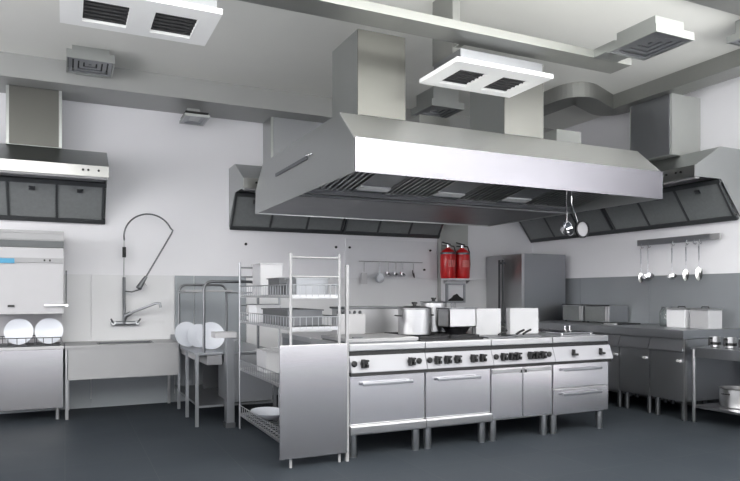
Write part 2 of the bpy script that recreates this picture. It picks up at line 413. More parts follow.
# ---------------- cooking island ----------------
YF = 4.65
UX = [2.02, 2.709, 3.376, 4.065, 4.755]
def knob(p, x, z=.755, sq=True, mat='black'):
    m = MB(); y = YF-.045
    if sq:
        m.lathe([(0, 0), (.033, 0), (.033, .008), (.0, .010)], (x, y+.012, z), 18, RX(90))
        m.box(x-.029, x-.012, y-.030, y+.01, z-.034, z+.034, .004)
        m.box(x-.012, x+.028, y-.026, y+.01, z+.014, z+.030, .004)
        m.box(x+.006, x+.026, y-.026, y+.01, z-.032, z-.004, .004)
    else: m.lathe([(0, 0), (.024, 0), (.024, .014), (.016, .02), (0, .02)], (x, y+.018, z), 18, RX(90))
    m.build('knob', mat, p)
def unit(i, name, label):
    a, b = UX[i]+.003, UX[i+1]-.003
    t = thing(name, label, 'cooker', ((a+b)/2, 5.1, 0))
    t['_a'] = 0; del t['_a']
    MB().box(a, b, YF+.03, 5.54, .185, .85).build('body', 'steel', t)
    MB().box(a, b, YF-.004, 5.54, .85, .905, .006).build('worktop', 'white' if 0 else 'steel', t)
    MB().prism([(YF+.03, .814), (YF+.0, .814), (YF-.045, .692), (YF-.045, .684), (YF+.03, .684)], a-.0, b+(.02 if i == 3 else 0)).build('control_panel', 'ctrl', t)
    MB().box(a-.002, b+.002, YF+.006, YF+.03, .812, .85).build('shadow_gap', 'black', t)
    MB().box(a-.002, b+.002, YF-.040, YF+.03, .656, .685).build('drip_channel', 'black', t)
    for lx in (a+.055, b-.055):
        for ly in (YF+.06, 5.48):
            MB().lathe([(0, 0), (.030, 0), (.030, .02), (.033, .03), (.034, .185), (0, .185)], (lx, ly, 0), 16).build('leg', 'msteel', t)
    return t, a, b
def bar_handle(p, x0, x1, z, y=YF):
    m = MB(); m.box(x0, x1, y-.045, y-.028, z-.012, z+.012, .006)
    for x in (x0+.03, x1-.03): m.box(x-.01, x+.01, y-.03, y, z-.008, z+.008)
    m.build('handle', 'msteel', p)
for i, nm, lb in ((0, 'griddle_range', 'steel griddle range at the left end of the island, beside the rack'), (1, 'gas_range', 'steel gas range with black burners under the stockpots')):
    t, a, b = unit(i, nm, lb)
    d = MB().box(a+.006, b-.004, YF, YF+.03, .27, .653, .004).build('oven_door', 'odoor', t)
    bar_handle(d, a+.10, b-.13, .59)
    MB().box(a-.002, b+.002, YF-.03, YF+.03, .19, .265, .012).build('bottom_rail', 'steel', t)
    if i == 0:
        knob(t, 2.05, sq=False); knob(t, 2.136); knob(t, 2.559); knob(t, 2.634, sq=False)
        MB().box(a+.01, b-.03, YF+.05, 5.3, .918, .945, .006).build('griddle_plate', 'pale', t)
        MB().box(a+.02, b-.04, YF+.06, 5.29, .905, .918).build('griddle_base', 'dsteel', t)
        MB().box(a+.08, a+.16, YF+.1, YF+.13, .945, .955).build('scraper_stop', 'dsteel', t)
    else:
        knob(t, 2.735, sq=False)
        for x in (2.807, 2.905, 3.004, 3.167, 3.26): knob(t, x)
        MB().box(a+.0, b-.02, YF+.08, 5.5, .905, .918).build('hob_plate', 'cast', t)
        for q, (cx, cy) in enumerate([(2.88, 4.95), (3.2, 4.95), (2.88, 5.28), (3.2, 5.28)]):
            m = MB()
            for k in range(4):
                r = RZ(45+90*k); m.box(cx+.03, cx+.14, cy-.007, cy+.007, .918, .942, 0, r, (cx, cy, .93))
            m.box(cx-.15, cx+.15, cy-.155, cy-.14, .918, .942).box(cx-.15, cx+.15, cy+.14, cy+.155, .918, .942)
            m.box(cx-.155, cx-.14, cy-.155, cy+.155, .918, .942).box(cx+.14, cx+.155, cy-.155, cy+.155, .918, .942)
            pg = m.build('pan_support', 'cast', t)
            MB().lathe([(.0, .918), (.05, .918), (.05, .928), (.03, .934), (0, .934)], (cx, cy, 0), 20).build('burner', 'dsteel', t)
t, a, b = unit(2, 'deep_fryer', 'steel double deep fryer with two narrow cupboard doors in the cooking island')
mid = 3.726
for x0, x1, hx in ((a+.004, mid-.003, mid-.03), (mid+.003, b-.004, mid+.02)):
    d = MB().box(x0, x1, YF, YF+.03, .20, .653, .004).build('door', 'odoor', t)
    MB().box(x0+.004, x1-.004, YF-.014, YF, .605, .640, .004).build('handle', 'steel', d)
    MB().box(hx-.006, hx+.008, YF-.018, YF-.001, .60, .625).build('latch', 'black', d)
knob(t, 3.408, sq=False); knob(t, 3.483); knob(t, 3.57); knob(t, 3.636); knob(t, 3.781); knob(t, 3.849); knob(t, 3.917); knob(t, 3.999, sq=False)
for x0, x1 in ((3.56, 3.85), (3.88, 4.06)):
    pass
for x0, x1 in ((3.50, 3.765), (3.79, 4.05)):
    m = MB(); m.box(x0-.06, x1, YF+.12, 5.05, .905, .915, .003); m.build('fryer_tank_rim', 'dsteel', t)
for x, y in ((3.66, 4.86), (3.86, 4.86), (3.94, 4.86)):
    m = MB(); m.tube([(x-.06, y-.02, .93), (x-.01, y-.01, .95), (x+.06, y+.02, .965)], .011, 8); m.tube([(x+.05, y+.02, .96), (x+.07, y+.1, .94)], .005, 6); m.build('basket_handle', 'black', t)
t, a, b = unit(3, 'pasta_boiler', 'steel unit with two wide drawers at the right end of the island')
for z0, z1, hz in ((.43, .655, .60), (.185, .42, .375)):
    d = MB().box(a+.004, b, YF-.004, YF+.03, z0, z1, .004).build('drawer', 'odoor', t)
    bar_handle(d, a+.1, b-.12, hz, YF-.004)
for x in (4.284, 4.619):
    m = MB(); m.box(x-.02, x-.004, YF-.068, YF-.035, .75, .79, .003).box(x-.02, x+.035, YF-.068, YF-.035, .732, .752, .003); m.build('knob', 'black', t)
MB().box(a+.19, b-.05, YF+.1, 5.45, .905, .912, .003).build('basin_rim', 'msteel', t)
m = MB()
for k in range(7):
    x = a+.23+k*.062; m.tube([(x, YF+.13, .93), (x, 5.4, .93)], .006, 6)
m.tube([(a+.21, YF+.13, .93), (b-.07, YF+.13, .93)], .007, 6).tube([(a+.21, 5.4, .93), (b-.07, 5.4, .93)], .007, 6)
for x in (a+.23, b-.09):
    for y in (YF+.13, 5.4): m.tube([(x, y, .91), (x, y, .935)], .007, 6)
m.build('drain_grid', 'chrome', t)
for x in (a+.42, a+.48): MB().tube([(x, 4.95, .935), (x, 4.95, .99)], .006, 6).build('basket_hook', 'chrome', t)

def tin(label, x0, x1, y0, z0=.915, z1=1.165):
    t = thing('baking_tin', label, 'tin', ((x0+x1)/2, y0+.03, z0)); y1 = y0+.06
    m = MB(); m.box(x0, x1, y0, y0+.006, z0, z1, .002)
    m.box(x0, x0+.006, y0+.006, y1, z0, z1).box(x1-.006, x1, y0+.006, y1, z0, z1).box(x0+.006, x1-.006, y0+.006, y1, z0, z0+.006).box(x0+.006, x1-.006, y0+.006, y1, z1-.006, z1)
    m.build('tin_body', 'tin', t)
    m = MB(); m.box(x0-.006, x1+.006, y1, y1+.004, z0, z0+.012).box(x0-.006, x1+.006, y1, y1+.004, z1-.012, z1+.004).box(x0-.006, x0+.012, y1, y1+.004, z0+.012, z1-.012).box(x1-.012, x1+.006, y1, y1+.004, z0+.012, z1-.012)
    m.build('rim', 'dsteel', t); return t
tin('square steel tin standing upright on the fryer, next to the square pan', 3.505, 3.79, 5.06)
tin('larger square steel tin standing upright at the right side of the fryer', 3.90, 4.245, 5.06)

# rear row of the island
t = thing('rear_counter', 'steel counter forming the far side of the island, behind the ranges', 'counter', (3.4, 5.98, 0))
MB().box(2.022, 4.75, 5.56, 6.38, .16, .86).build('body', 'msteel', t)
MB().box(2.02, 4.755, 5.55, 6.40, .86, .905, .005).build('worktop', 'steel', t)
for x in (2.1, 3.0, 3.9, 4.67):
    for y in (5.65, 6.3): MB().lathe([(0, 0), (.028, 0), (.024, .16), (0, .16)], (x, y, 0), 14).build('leg', 'msteel', t)
# small appliances on rear counter
t = thing('hot_cupboard', 'low stainless box with a dark top edge at the back of the island', 'appliance', (2.8, 5.98, .905))
MB().box(2.50, 3.15, 5.85, 6.2, .915, 1.155, .004).build('body', 'steel', t)
MB().box(2.48, 3.17, 5.83, 6.22, 1.155, 1.175, .004).build('top', 'dsteel', t)
MB().box(2.52, 2.56, 5.87, 6.18, .905, .915).box(3.09, 3.13, 5.87, 6.18, .905, .915).build('foot', 'black', t)
t = thing('spice_box', 'small white box with a row of dark knobs on top, behind the griddle', 'box', (2.38, 5.45, .905))
MB().box(2.235, 2.52, 5.42, 5.53, .9055, 1.12, .004).build('body', 'white', t)
for k in range(5): MB().lathe([(0, 0), (.014, 0), (.016, .02), (.008, .03), (0, .03)], (2.27+k*.055, 5.475, 1.12), 12).build('knob', 'dsteel', t)

# pots on the gas range
def stockpot(label, x, y, z, r, h, lid=True, knobdx=0, lidmat='steel', body='steel', lidh=.02):
    t = thing('stockpot', label, 'pot', (x, y, z))
    MB().lathe([(0, 0.001), (r-.01, 0.001), (r, .01), (r, h-.008), (r+.006, h), (r-.004, h), (r-.006, .012), (0, .01)], (x, y, z), 40).build('pot_body', body, t)
    if lid:
        l = MB().lathe([(0, h+lidh), (r*.6, h+lidh), (r*.95, h+.006), (r+.008, h+.004), (r+.008, h), (0, h)], (x, y, z), 40).build('lid', lidmat, t)
        MB().lathe([(0, h+lidh), (.016, h+lidh), (.018, h+lidh+.018), (.026, h+lidh+.022), (.024, h+lidh+.035), (0, h+lidh+.037)], (x+knobdx, y, z), 20).build('lid_knob', 'black', l)
    for s_ in (-1, 1):
        MB().tube([(x+s_*r, y-.03, z+h*.72), (x+s_*(r+.035), y-.028, z+h*.74), (x+s_*(r+.035), y+.028, z+h*.74), (x+s_*r, y+.03, z+h*.72)], .006, 8).build('handle', 'black', t)
    return t
stockpot('wide steel stockpot with flat lid and black knob, leftmost on the range', 2.80, 4.99, .943, .145, .235, True)
stockpot('taller pale steel stockpot with dark lid rim behind the wide one', 3.17, 5.28, .943, .125, .285, True, lidmat='dsteel', lidh=.008)
t = thing('square_pan', 'open square steel pan sitting on a black wok ring', 'pan', (3.24, 5.0, .942))
MB().lathe([(0, 0), (.08, 0), (.13, .06), (.14, .066), (.13, .066), (.07, .01), (0, .01)], (3.23, 4.98, .942), 32).build('wok_ring', 'cast', t)
m = MB(); x0, x1, y0, y1, z0, z1 = 3.085, 3.375, 4.87, 5.06, 1.005, 1.18
m.box(x0, x1, y0, y1, z0, z0+.01).box(x0, x1, y0, y0+.01, z0, z1).box(x0, x1, y1-.01, y1, z0, z1).box(x0, x0+.01, y0, y1, z0, z1).box(x1-.01, x1, y0, y1, z0, z1)
m.build('pan_body', 'steel', t)
m = MB(); m.box(x0-.012, x1+.012, y0-.012, y0, z1-.012, z1).box(x0-.012, x0, y0, y1+.012, z1-.012, z1).box(x1, x1+.012, y0, y1+.012, z1-.012, z1).box(x0, x1, y1, y1+.012, z1-.012, z1)
m.build('rim', 'dsteel', t)

# ---------------- wire rack beside the island ----------------
t = thing('wire_rack', 'tall four-shelf wire rack with a steel end panel at the left end of the island', 'rack', (1.75, 5.4, 0))
xa, xb, ya, yb = 1.53, 1.925, 4.62, 6.17
for x, y, mt in ((xa, ya, 'pale'), (xb, ya, 'pale'), (xa, yb, 'msteel'), (xb, yb, 'msteel')):
    MB().tube([(x, y, 0), (x, y, 1.61)], .011, 10).build('post', mt, t)
MB().box(1.975, 1.998, 4.60, 4.63, 0, 1.53, .003).build('post', 'pale', t)
MB().box(1.432, 1.972, 4.575, 4.59, .075, .922, .003).build('end_panel', 'door', t)
for z in (1.58, 1.435):
    MB().tube([(xa, ya, z), (xb, ya, z)], .008, 8).build('cross_bar', 'pale', t)
for z in (1.56, 1.47, 1.2, 1.1):
    MB().tube([(xa, yb, z), (xb, yb, z)], .008, 8).build('cross_bar', 'msteel', t)
for z in (1.285, 1.04, .58, .14):
    m = MB()
    m.box(xa, xb, ya, ya+.015, z-.014, z+.014).box(xa, xb, yb-.015, yb, z-.014, z+.014).box(xa, xa+.012, ya, yb, z-.012, z+.012).box(xb-.012, xb, ya, yb, z-.012, z+.012)
    n = 20
    for k in range(1, n): y = ya+(yb-ya)*k/n; m.tube([(xa, y, z), (xb, y, z)], .004, 6)
    for k in range(1, 5): x = xa+(xb-xa)*k/5; m.tube([(x, ya, z-.006), (x, yb, z-.006)], .005, 6)
    sh = m.build('shelf', 'steel', t)
    m = MB(); h = .09
    for (x, yy0, yy1) in ((xa, ya, yb), (xb, ya, yb)):
        m.tube([(x, yy0, z+h), (x, yy1, z+h)], .004, 6)
        for k in range(0, 22): y = yy0+(yy1-yy0)*(k+.5)/22; m.tube([(x, y, z), (x, y, z+h)], .003, 5)
    if z > 1:
        m.tube([(xa, ya, z+h), (xb, ya, z+h)], .004, 6)
        for k in range(8): x = xa+(xb-xa)*(k+.5)/8; m.tube([(x, ya, z), (x, ya, z+h)], .003, 5)
    m.build('basket_rail', 'cup', sh)
# things on the rack (shelf tops at z+.005)
def bin_(label, x0, x1, y0, y1, z0, z1, mat, name='storage_bin', cat='container'):
    t = thing(name, label, cat, ((x0+x1)/2, (y0+y1)/2, z0)); w_ = .006; i = .012
    m = MB(); m.box(x0, x1, y0, y1, z0, z0+w_).box(x0, x1, y0, y0+w_, z0, z1, .001).box(x0, x1, y1-w_, y1, z0, z1, .001).box(x0, x0+w_, y0+w_, y1-w_, z0, z1).box(x1-w_, x1, y0+w_, y1-w_, z0, z1)
    m.build('bin_body', mat, t)
    m = MB(); m.box(x0-i, x1+i, y0-i, y0, z1-.01, z1).box(x0-i, x1+i, y1, y1+i, z1-.01, z1).box(x0-i, x0, y0, y1, z1-.01, z1).box(x1, x1+i, y0, y1, z1-.01, z1)
    m.build('rim', mat, t); return t
bin_('tall pale bin at the far end of the top rack shelf', 1.63, 1.84, 5.80, 6.08, 1.29, 1.59, 'tin')
bin_('dark steel pan in the middle of the top rack shelf', 1.60, 1.86, 5.12, 5.45, 1.29, 1.44, 'dsteel', 'steel_pan', 'pan')
bin_('grey steel pan nearest the front of the top rack shelf', 1.62, 1.88, 4.75, 5.0, 1.29, 1.43, 'msteel', 'steel_pan', 'pan')
bin_('pale bin at the far end of the second rack shelf', 1.58, 1.80, 5.75, 6.03, 1.045, 1.20, 'board')
bin_('long dark steel pan on the second rack shelf', 1.58, 1.87, 4.85, 5.55, 1.045, 1.18, 'dsteel', 'steel_pan', 'pan')
bin_('light grey box on the third rack shelf behind the end panel', 1.635, 1.86, 5.62, 5.95, .585, .79, 'tin')
t = tag(MB().lathe([(0, 0), (.10, 0), (.19, .035), (.20, .04), (.10, .012), (0, .012)], (0, 0, 0), 36).build('oval_platter', 'plate'), 'white oval platter lying on the bottom rack shelf', 'platter')
t.scale = (.8, 1.2, 1.6); t.location = (1.72, 5.85, .146)

# ---------------- dishwashing side ----------------
t = thing('dishwasher', 'white hood dishwasher with a blue display at the left edge', 'dishwasher', (-.38, 7.7, 0))
xa, xb, ya, yb = -.76, -.008, 7.40, 8.0
MB().box(xa+.01, xb-.01, ya+.02, yb, .125, .735, .004).build('base_cabinet', 'door', t)
MB().box(xa, xb, ya, yb, .735, .765, .004).build('wash_deck', 'white', t)
MB().box(xa+.02, xb-.02, yb-.06, yb, .765, 1.10).build('rear_wall', 'white', t)
hd = MB().box(xa+.01, xb-.006, ya+.01, yb, 1.10, 1.78, .006).build('hood', 'white', t)
MB().box(xa+.005, xb-.002, ya, yb, 1.783, 1.85).build('dark_band', 'frame', t)
m = MB().box(xa, xb, ya, yb, 1.85, 1.955, .004); m.box(xa, xb, ya-.008, ya, 1.862, 1.875).box(xa, xb, ya-.008, ya, 1.925, 1.94)
m.build('top_housing', 'pale', t)
MB().box(xa+.02, xb, ya-.004, ya+.01, 1.625, 1.675, .002).build('control_strip', 'pale', hd)
MB().box(xa+.15, -.46, ya-.010, ya-.004, 1.615, 1.665, .002).build('display', 'blue', hd)
for x in (-.19, -.14): MB().box(x-.008, x+.008, ya-.009, ya-.004, 1.64, 1.66).build('button', 'black', hd)
m = MB().box(-.19, .03, ya-.05, ya-.035, 1.18, 1.195, .003); m.box(.0, .03, ya-.06, ya-.03, 1.172, 1.2, .004); m.box(-.08, -.06, ya-.04, ya+.02, 1.18, 1.195)
m.build('lift_handle', 'chrome', hd)
MB().box(-.52, -.46, ya-.01, ya+.012, 1.175, 1.195, .003).build('latch', 'black', hd)
MB().tube([(.012, 7.45, 1.19), (.012, 7.45, 1.55)], .007, 8).build('lift_rod', 'dsteel', t)
for x in (xa+.08, xb-.06):
    for y in (ya+.07, yb-.08): MB().lathe([(0, 0), (.02, 0), (.02, .125), (0, .125)], (x, y, 0), 14).build('leg', 'steel', t)
t = thing('dish_rack', 'dark wire dish rack standing on the dishwasher deck', 'dish rack', (-.35, 7.6, .765))
m = MB(); 
for z in (.775, .855): m.tube([(-.68, 7.43, z), (-.04, 7.43, z), (-.04, 7.85, z), (-.68, 7.85, z)], .005, 6, True)
for k in range(9):
    x = -.68+k*.08; m.tube([(x, 7.43, .775), (x, 7.43, .855)], .004, 5).tube([(x, 7.43, .775), (x, 7.85, .775)], .004, 5).tube([(x, 7.85, .775), (x, 7.85, .855)], .004, 5)
m.build('wire_frame', 'frame', t)
MB().box(-.67, -.05, 7.44, 7.84, .765, .775).build('base_grid', 'frame', t)
def plate(label, x, y, z, r, tilt, rz=0, name='dinner_plate', group=None):
    o = MB().lathe([(0, 0), (r*.55, 0), (r*.65, .006), (r, .018), (r, .022), (r*.62, .010), (0, .005)], (0, 0, 0), 40).build(name, 'plate')
    o.rotation_euler = (math.radians(tilt), 0, math.radians(rz)); o.location = (x, y, z+r*math.sin(math.radians(tilt)))
    tag(o, label, 'plate', group); return o
plate('white plate standing on the left side of the dishwasher rack', -.43, 7.56, .782, .135, 80)
plate('white plate standing on the right side of the dishwasher rack', -.15, 7.56, .782, .135, 80)

t = thing('sink_counter', 'pale steel sink counter between the dishwasher and the dish table', 'sink', (.55, 7.7, 0))
m = MB(); m.box(.0, .32, 7.36, 8.04, .735, .765, .003).box(.90, 1.146, 7.36, 8.04, .735, .765, .003).box(.32, .90, 7.36, 7.50, .735, .765).box(.32, .90, 7.90, 8.04, .735, .765)
m.build('countertop', 'pale', t)
MB().box(.02, 1.143, 7.37, 7.385, .41, .735, .002).build('apron', 'pale', t)
m = MB(); m.box(.34, .88, 7.51, 7.89, .50, .51).box(.33, .34, 7.50, 7.90, .50, .76).box(.88, .89, 7.50, 7.90, .50, .76).box(.34, .88, 7.50, 7.51, .50, .76).box(.34, .88, 7.89, 7.90, .50, .76)
m.build('basin', 'dsteel', t)
MB().lathe([(0, 0), (.03, 0), (.03, .006), (0, .006)], (.6, 7.7, .51), 16).build('drain', 'chrome', t)
for x, y in ((.018, 7.385), (.03, 8.0), (1.125, 8.0)): MB().box(x-.015, x+.015, y-.015, y+.015, 0, .735, .003).build('leg', 'steel', t)

t = thing('spray_tap', 'tall pre-rinse spray tap with a looping hose above the sink', 'tap', (.63, 7.97, .95))
m = MB(); m.tube([(.50, 8.0, .965), (.77, 8.0, .965)], .026, 12)
for x in (.505, .765): m.tube([(x, 8.05, .965), (x, 7.99, .965)], .032, 10).tube([(x, 7.99, .965), (x, 7.95, .975)], .026, 10)
m.build('mixer_body', 'cup', t)
for x in (.505, .765):
    MB().tube([(x, 7.95, .97), (x+(-.03 if x < .6 else .03), 7.93, 1.02)], .010, 8).build('tap_lever', 'dsteel', t)
MB().tube([(.62, 7.98, .96), (.62, 7.98, 1.50)], .017, 10).build('riser', 'dsteel', t)
MB().tube([(.62, 7.98, 1.50), (.62, 7.96, 1.96)], .009, 10).build('upper_riser', 'steel', t)
MB().tube([(.62, 7.965, 1.73), (.62, 7.962, 1.85)], .020, 12).build('grip_sleeve', 'black', t)
pts = []
for k in range(25):
    q = k/24; a_ = math.pi*(1-q*.86)
    pts.append((.885+.27*math.cos(a_)*1.0, 7.93-.03*q, 1.97+.27*math.sin(a_)*1.0))
pts = [(.62, 7.96, 1.93)]+pts+[(1.155, 7.90, 2.06), (1.14, 7.90, 2.02), (.99, 7.90, 1.75), (.85, 7.90, 1.50)]
MB().tube(pts, .0095, 8).build('hose', 'dsteel', t)
MB().tube([(.855, 7.90, 1.51), (.80, 7.90, 1.42), (.77, 7.89, 1.37)], [.018, .03, .034], 12).build('spray_head', 'dsteel', t)
MB().tube([(.62, 7.98, 1.34), (.70, 7.93, 1.33), (.79, 7.90, 1.36)], .008, 8).build('hose_hook', 'dsteel', t)
MB().tube([(.82, 7.90, 1.47), (.86, 7.89, 1.40)], .006, 8).build('trigger', 'chrome', t)
MB().tube([(.64, 7.96, 1.04), (.72, 7.90, 1.10), (.95, 7.75, 1.20), (.985, 7.73, 1.20), (.995, 7.73, 1.15)], .015, 10).build('spout', 'cup', t)
MB().tube([(.62, 7.98, 1.0), (.64, 7.95, 1.06), (.69, 7.93, 1.09)], .022, 12).build('spout_valve', 'cup', t)

# dish table with tubular overshelf
t = thing('dish_table', 'grey steel dish table coming forward from the sink, open underneath', 'table', (1.5, 7.2, 0))
xa, xb, ya, yb = 1.15, 1.98, 6.42, 8.04
MB().box(xa, xb, ya, yb, .70, .722, .003).build('tabletop', 'msteel', t)
MB().box(xa, xb, 8.02, 8.045, .722, .82).build('upstand', 'msteel', t)
MB().box(xa+.04, xb-.02, ya+.04, yb-.06, .18, .20).build('undershelf', 'msteel', t)
MB().box(1.27, 1.42, ya+.02, 7.0, .60, .695, .003).build('drawer', 'steel', t)
MB().box(1.50, xb-.04, ya+.03, 7.0, .21, .695, .003).build('cupboard', 'cup', t)
MB().box(xa+.30, xb-.02, 7.6, 7.62, .205, .695).build('back_panel', 'dsteel', t)
for x, y in ((xa+.02, ya+.02), (xa+.02, 7.0), (xa+.02, 7.55), (xb-.02, ya+.02), (xb-.02, yb-.05)):
    MB().box(x-.016, x+.016, y-.016, y+.016, 0, .70, .003).build('leg', 'msteel', t)
MB().box(xa+.03, xa+.05, ya+.05, 7.5, .64, .69, .002).build('side_rail', 'pale', t)
t = thing('tube_overshelf', 'bent tube frame carrying a pale shelf above the dish table', 'shelf', (1.5, 7.0, .722))
def portal(x0, x1, y, z0, z1, r=.06):
    p = [(x0, y, z0)]
    for k in range(7): a_ = math.pi-k*math.pi/12; p.append((x0+r+r*math.cos(a_), y, z1-r+r*math.sin(a_)))
    for k in range(7): a_ = math.pi/2-k*math.pi/12; p.append((x1-r+r*math.cos(a_), y, z1-r+r*math.sin(a_)))
    p.append((x1, y, z0)); return p
MB().tube(portal(1.165, 1.70, 7.50, .722, 1.41, .08), .014, 12).build('tube_frame', 'dsteel', t)
MB().tube(portal(1.25, 1.80, 6.50, .722, 1.43, .08), .014, 12).build('tube_frame', 'dsteel', t)
MB().box(1.17, 1.69, 7.14, 7.52, 1.33, 1.35, .004).build('shelf_board', 'pale', t)
MB().tube([(1.70, 7.5, 1.32), (1.80, 6.5, 1.32)], .009, 8).build('side_tube', 'msteel', t)
MB().tube([(1.165, 7.5, 1.32), (1.25, 6.5, 1.32)], .006, 8).build('side_tube', 'msteel', t)
plate('white plate leaning at the left on the dish table', 1.21, 7.28, .724, .14, 74, 12)
plate('white plate leaning in the middle on the dish table, overlapped by another', 1.31, 7.12, .724, .13, 74, 5)
plate('white plate leaning at the right on the dish table, beside the front tube leg', 1.38, 6.82, .724, .145, 76, 0)
t = thing('tray_stand', 'narrow grey steel stand with a white tray between dish table and rack', 'stand', (1.43, 6.3, 0))
MB().box(1.425, 1.50, 6.26, 6.38, .05, .88, .003).build('column', 'msteel', t)
MB().box(1.415, 1.505, 6.25, 6.385, 0, .05, .003).build('foot', 'dsteel', t)
MB().box(1.30, 1.51, 6.22, 6.40, .88, .935, .004).build('tray', 'white', t)

# ---------------- back wall items ----------------
t = thing('glass_splashboard', 'pale board fixed to the back wall behind the small utensils', 'wall panel', (4.1, 8.03, 1.53))
MB().box(3.445, 4.886, 8.05, 8.069, 1.535, 2.06, .003).build('board', 'board', t)
for x, z in ((3.50, 1.94), (4.77, 1.935), (4.67, 1.655), (3.74, 1.58)): MB().lathe([(0, 0), (.015, 0), (.015, .02), (0, .024)], (x, 8.045, z), 12, RX(90)).build('fixing_bolt', 'black', t)
for k, (x, lb) in enumerate(((2.075, 'small black knob on the back wall left of the rack'), (3.31, 'small black knob on the back wall beside the pale board'))):
    o = MB().lathe([(0, 0), (.016, 0), (.018, .015), (.012, .024), (0, .025)], (x, 8.07, 1.94), 14, RX(90)).build('coat_hook', 'black'); tag(o, lb, 'hook')
t = thing('utensil_rail', 'thin steel rail with hooks on the pale wall board', 'rail', (4.15, 8.0, 1.74))
MB().tube([(3.62, 8.0, 1.755), (4.62, 8.0, 1.755)], .005, 8).build('bar', 'pale', t)
for x in (3.65, 4.59): MB().tube([(x, 8.046, 1.755), (x, 8.0, 1.755)], .004, 6).build('bracket', 'chrome', t)
def ladle(label, x, y, ztop, length, kind='ladle', mat='chrome', size=.035, rz=0, group=None, hmat=None):
    t = thing({'ladle': 'ladle', 'skimmer': 'skimmer', 'spatula': 'spatula', 'spoon': 'serving_spoon'}[kind], label, 'utensil', (x, y, ztop), group)
    zb = ztop-length; hm = hmat or mat
    m = MB(); m.tube([(x, y, ztop+.012), (x+.008, y, ztop+.004), (x, y, ztop-.004), (x-.008, y, ztop+.004)], .0025, 6, True)
    m.tube([(x, y, ztop-.004), (x, y, zb+size*1.2)], .0045, 6); m.box(x-.008, x+.008, y-.003, y+.003, ztop-length*.45, ztop-.01)
    m.build('handle', hm, t)
    if kind in ('ladle',):
        MB().lathe([(0, -size*.8), (size*.6, -size*.62), (size*.9, -size*.2), (size, .0), (size*.94, 0), (size*.55, -size*.52), (0, -size*.7)], (x, y-.0, zb+size*1.0), 20, RX(35) @ RY(15)).build('bowl', mat, t)
    elif kind == 'skimmer':
        m = MB(); m.lathe([(0, -.008), (size*.6, -.004), (size, 0), (size, .004), (size*.6, 0), (0, -.004)], (x, y, zb+size), 28, RX(85)); m.build('disc', mat, t)
        MB().lathe([(size*.0, 0), (size*.62, 0), (size*.62, .006), (0, .006)], (x, y-.004, zb+size), 24, RX(88)).build('mesh_centre', 'msteel', t)
    elif kind == 'spoon':
        o = MB().lathe([(0, -size*.3), (size*.7, -size*.15), (size, 0), (size*.7, -size*.08), (0, -size*.22)], (0, 0, 0), 20).build('bowl', mat, t)
        o.data.transform(Matrix.Translation(ORG[t.name])); o.location = Vector((x, y, zb+size*1.0))-ORG[t.name]; o.rotation_euler = (math.radians(75), 0, math.radians(30)); o.scale = (.6, 1.35, 1)
    else: MB().box(x-size, x+size, y-.003, y+.003, zb, zb+length*.5, .002).build('blade', mat, t)
    return t
ladle('white flat spatula hanging first on the board rail', 3.69, 7.98, 1.745, .30, 'spatula', 'white', .045)
ladle('round skimmer with dark mesh hanging on the board rail', 3.925, 7.98, 1.745, .29, 'skimmer', 'cup', .075)
for k, x in enumerate((4.06, 4.18, 4.29)):
    ladle(['small ladle hanging just right of the round skimmer', 'small ladle hanging in the middle of the board rail trio', 'small ladle hanging third after the skimmer on the board rail'][k], x, 7.98, 1.745, .21, 'ladle', 'chrome', .052, hmat='white')
ladle('upright spoon hanging last on the board rail', 4.46, 7.98, 1.745, .20, 'spoon', 'dsteel', .045, hmat='white')

# fire extinguishers on the column
YC = 7.952
def extinguisher(x, label):
    t = thing('fire_extinguisher', label, 'fire extinguisher', (x, 7.84, 1.53), 'red fire extinguishers')
    y, z = 7.83, 1.53; r = .112
    MB().lathe([(0, 0), (r*.9, 0), (r, .02), (r, .33), (r*.93, .37), (r*.7, .405), (.035, .425), (.03, .44), (0, .44)], (x, y, z), 28).build('cylinder', 'red', t)
    MB().lathe([(0, .44), (.022, .44), (.022, .48), (0, .48)], (x, y, z), 16).build('valve', 'chrome', t)
    m = MB(); m.box(x-.10, x+.04, y-.012, y+.012, z+.485, z+.50, .003, RY(12), (x, y, z+.49)); m.box(x-.09, x+.02, y-.01, y+.01, z+.455, z+.468, .003); m.build('lever', 'black', t)
    m = MB().tube([(x+.02, y, z+.465), (x+.09, y-.01, z+.46), (x+.105, y-.03, z+.38), (x+.10, y-.05, z+.2), (x+.095, y-.04, z+.1)], .010, 8); m.build('hose', 'black', t)
    m = MB(); m.lathe([(r+.002, .34), (r+.004, .345), (r+.004, .365), (r+.002, .37)], (x, y, z), 28); m.build('strap', 'dsteel', t)
    m = MB()
    b = bmesh.new()
    for a0, a1, z0, z1 in ((-120, -62, .16, .26),):
        n = 10; R = []
        for i in range(n+1):
            a_ = math.radians(a0+(a1-a0)*i/n); R.append((b.verts.new((x+(r+.002)*math.cos(a_), y+(r+.002)*math.sin(a_), z+z0)), b.verts.new((x+(r+.002)*math.cos(a_), y+(r+.002)*math.sin(a_), z+z1))))
        for p, q in zip(R, R[1:]): b.faces.new((p[0], q[0], q[1], p[1]))
    m._add(b); m.build('label', 'redlabel', t)
    return t
M['redlabel'] = plain('printed_label', (.55, .12, .11), .4, noise=.35, scale=60)
extinguisher(4.94, 'left one of two red fire extinguishers on the column')
extinguisher(5.178, 'right one of two red fire extinguishers on the column')
t = thing('extinguisher_shelf', 'white shelf ledge under the fire extinguishers', 'shelf', (5.14, 7.86, 1.5))
MB().box(4.91, 5.375, 7.75, YC, 1.505, 1.53, .003).build('ledge', 'board', t)
for x in (4.95, 5.335): MB().prism([(YC, 1.505), (7.86, 1.505), (YC, 1.46)], x-.008, x+.008).build('bracket', 'pale', t)
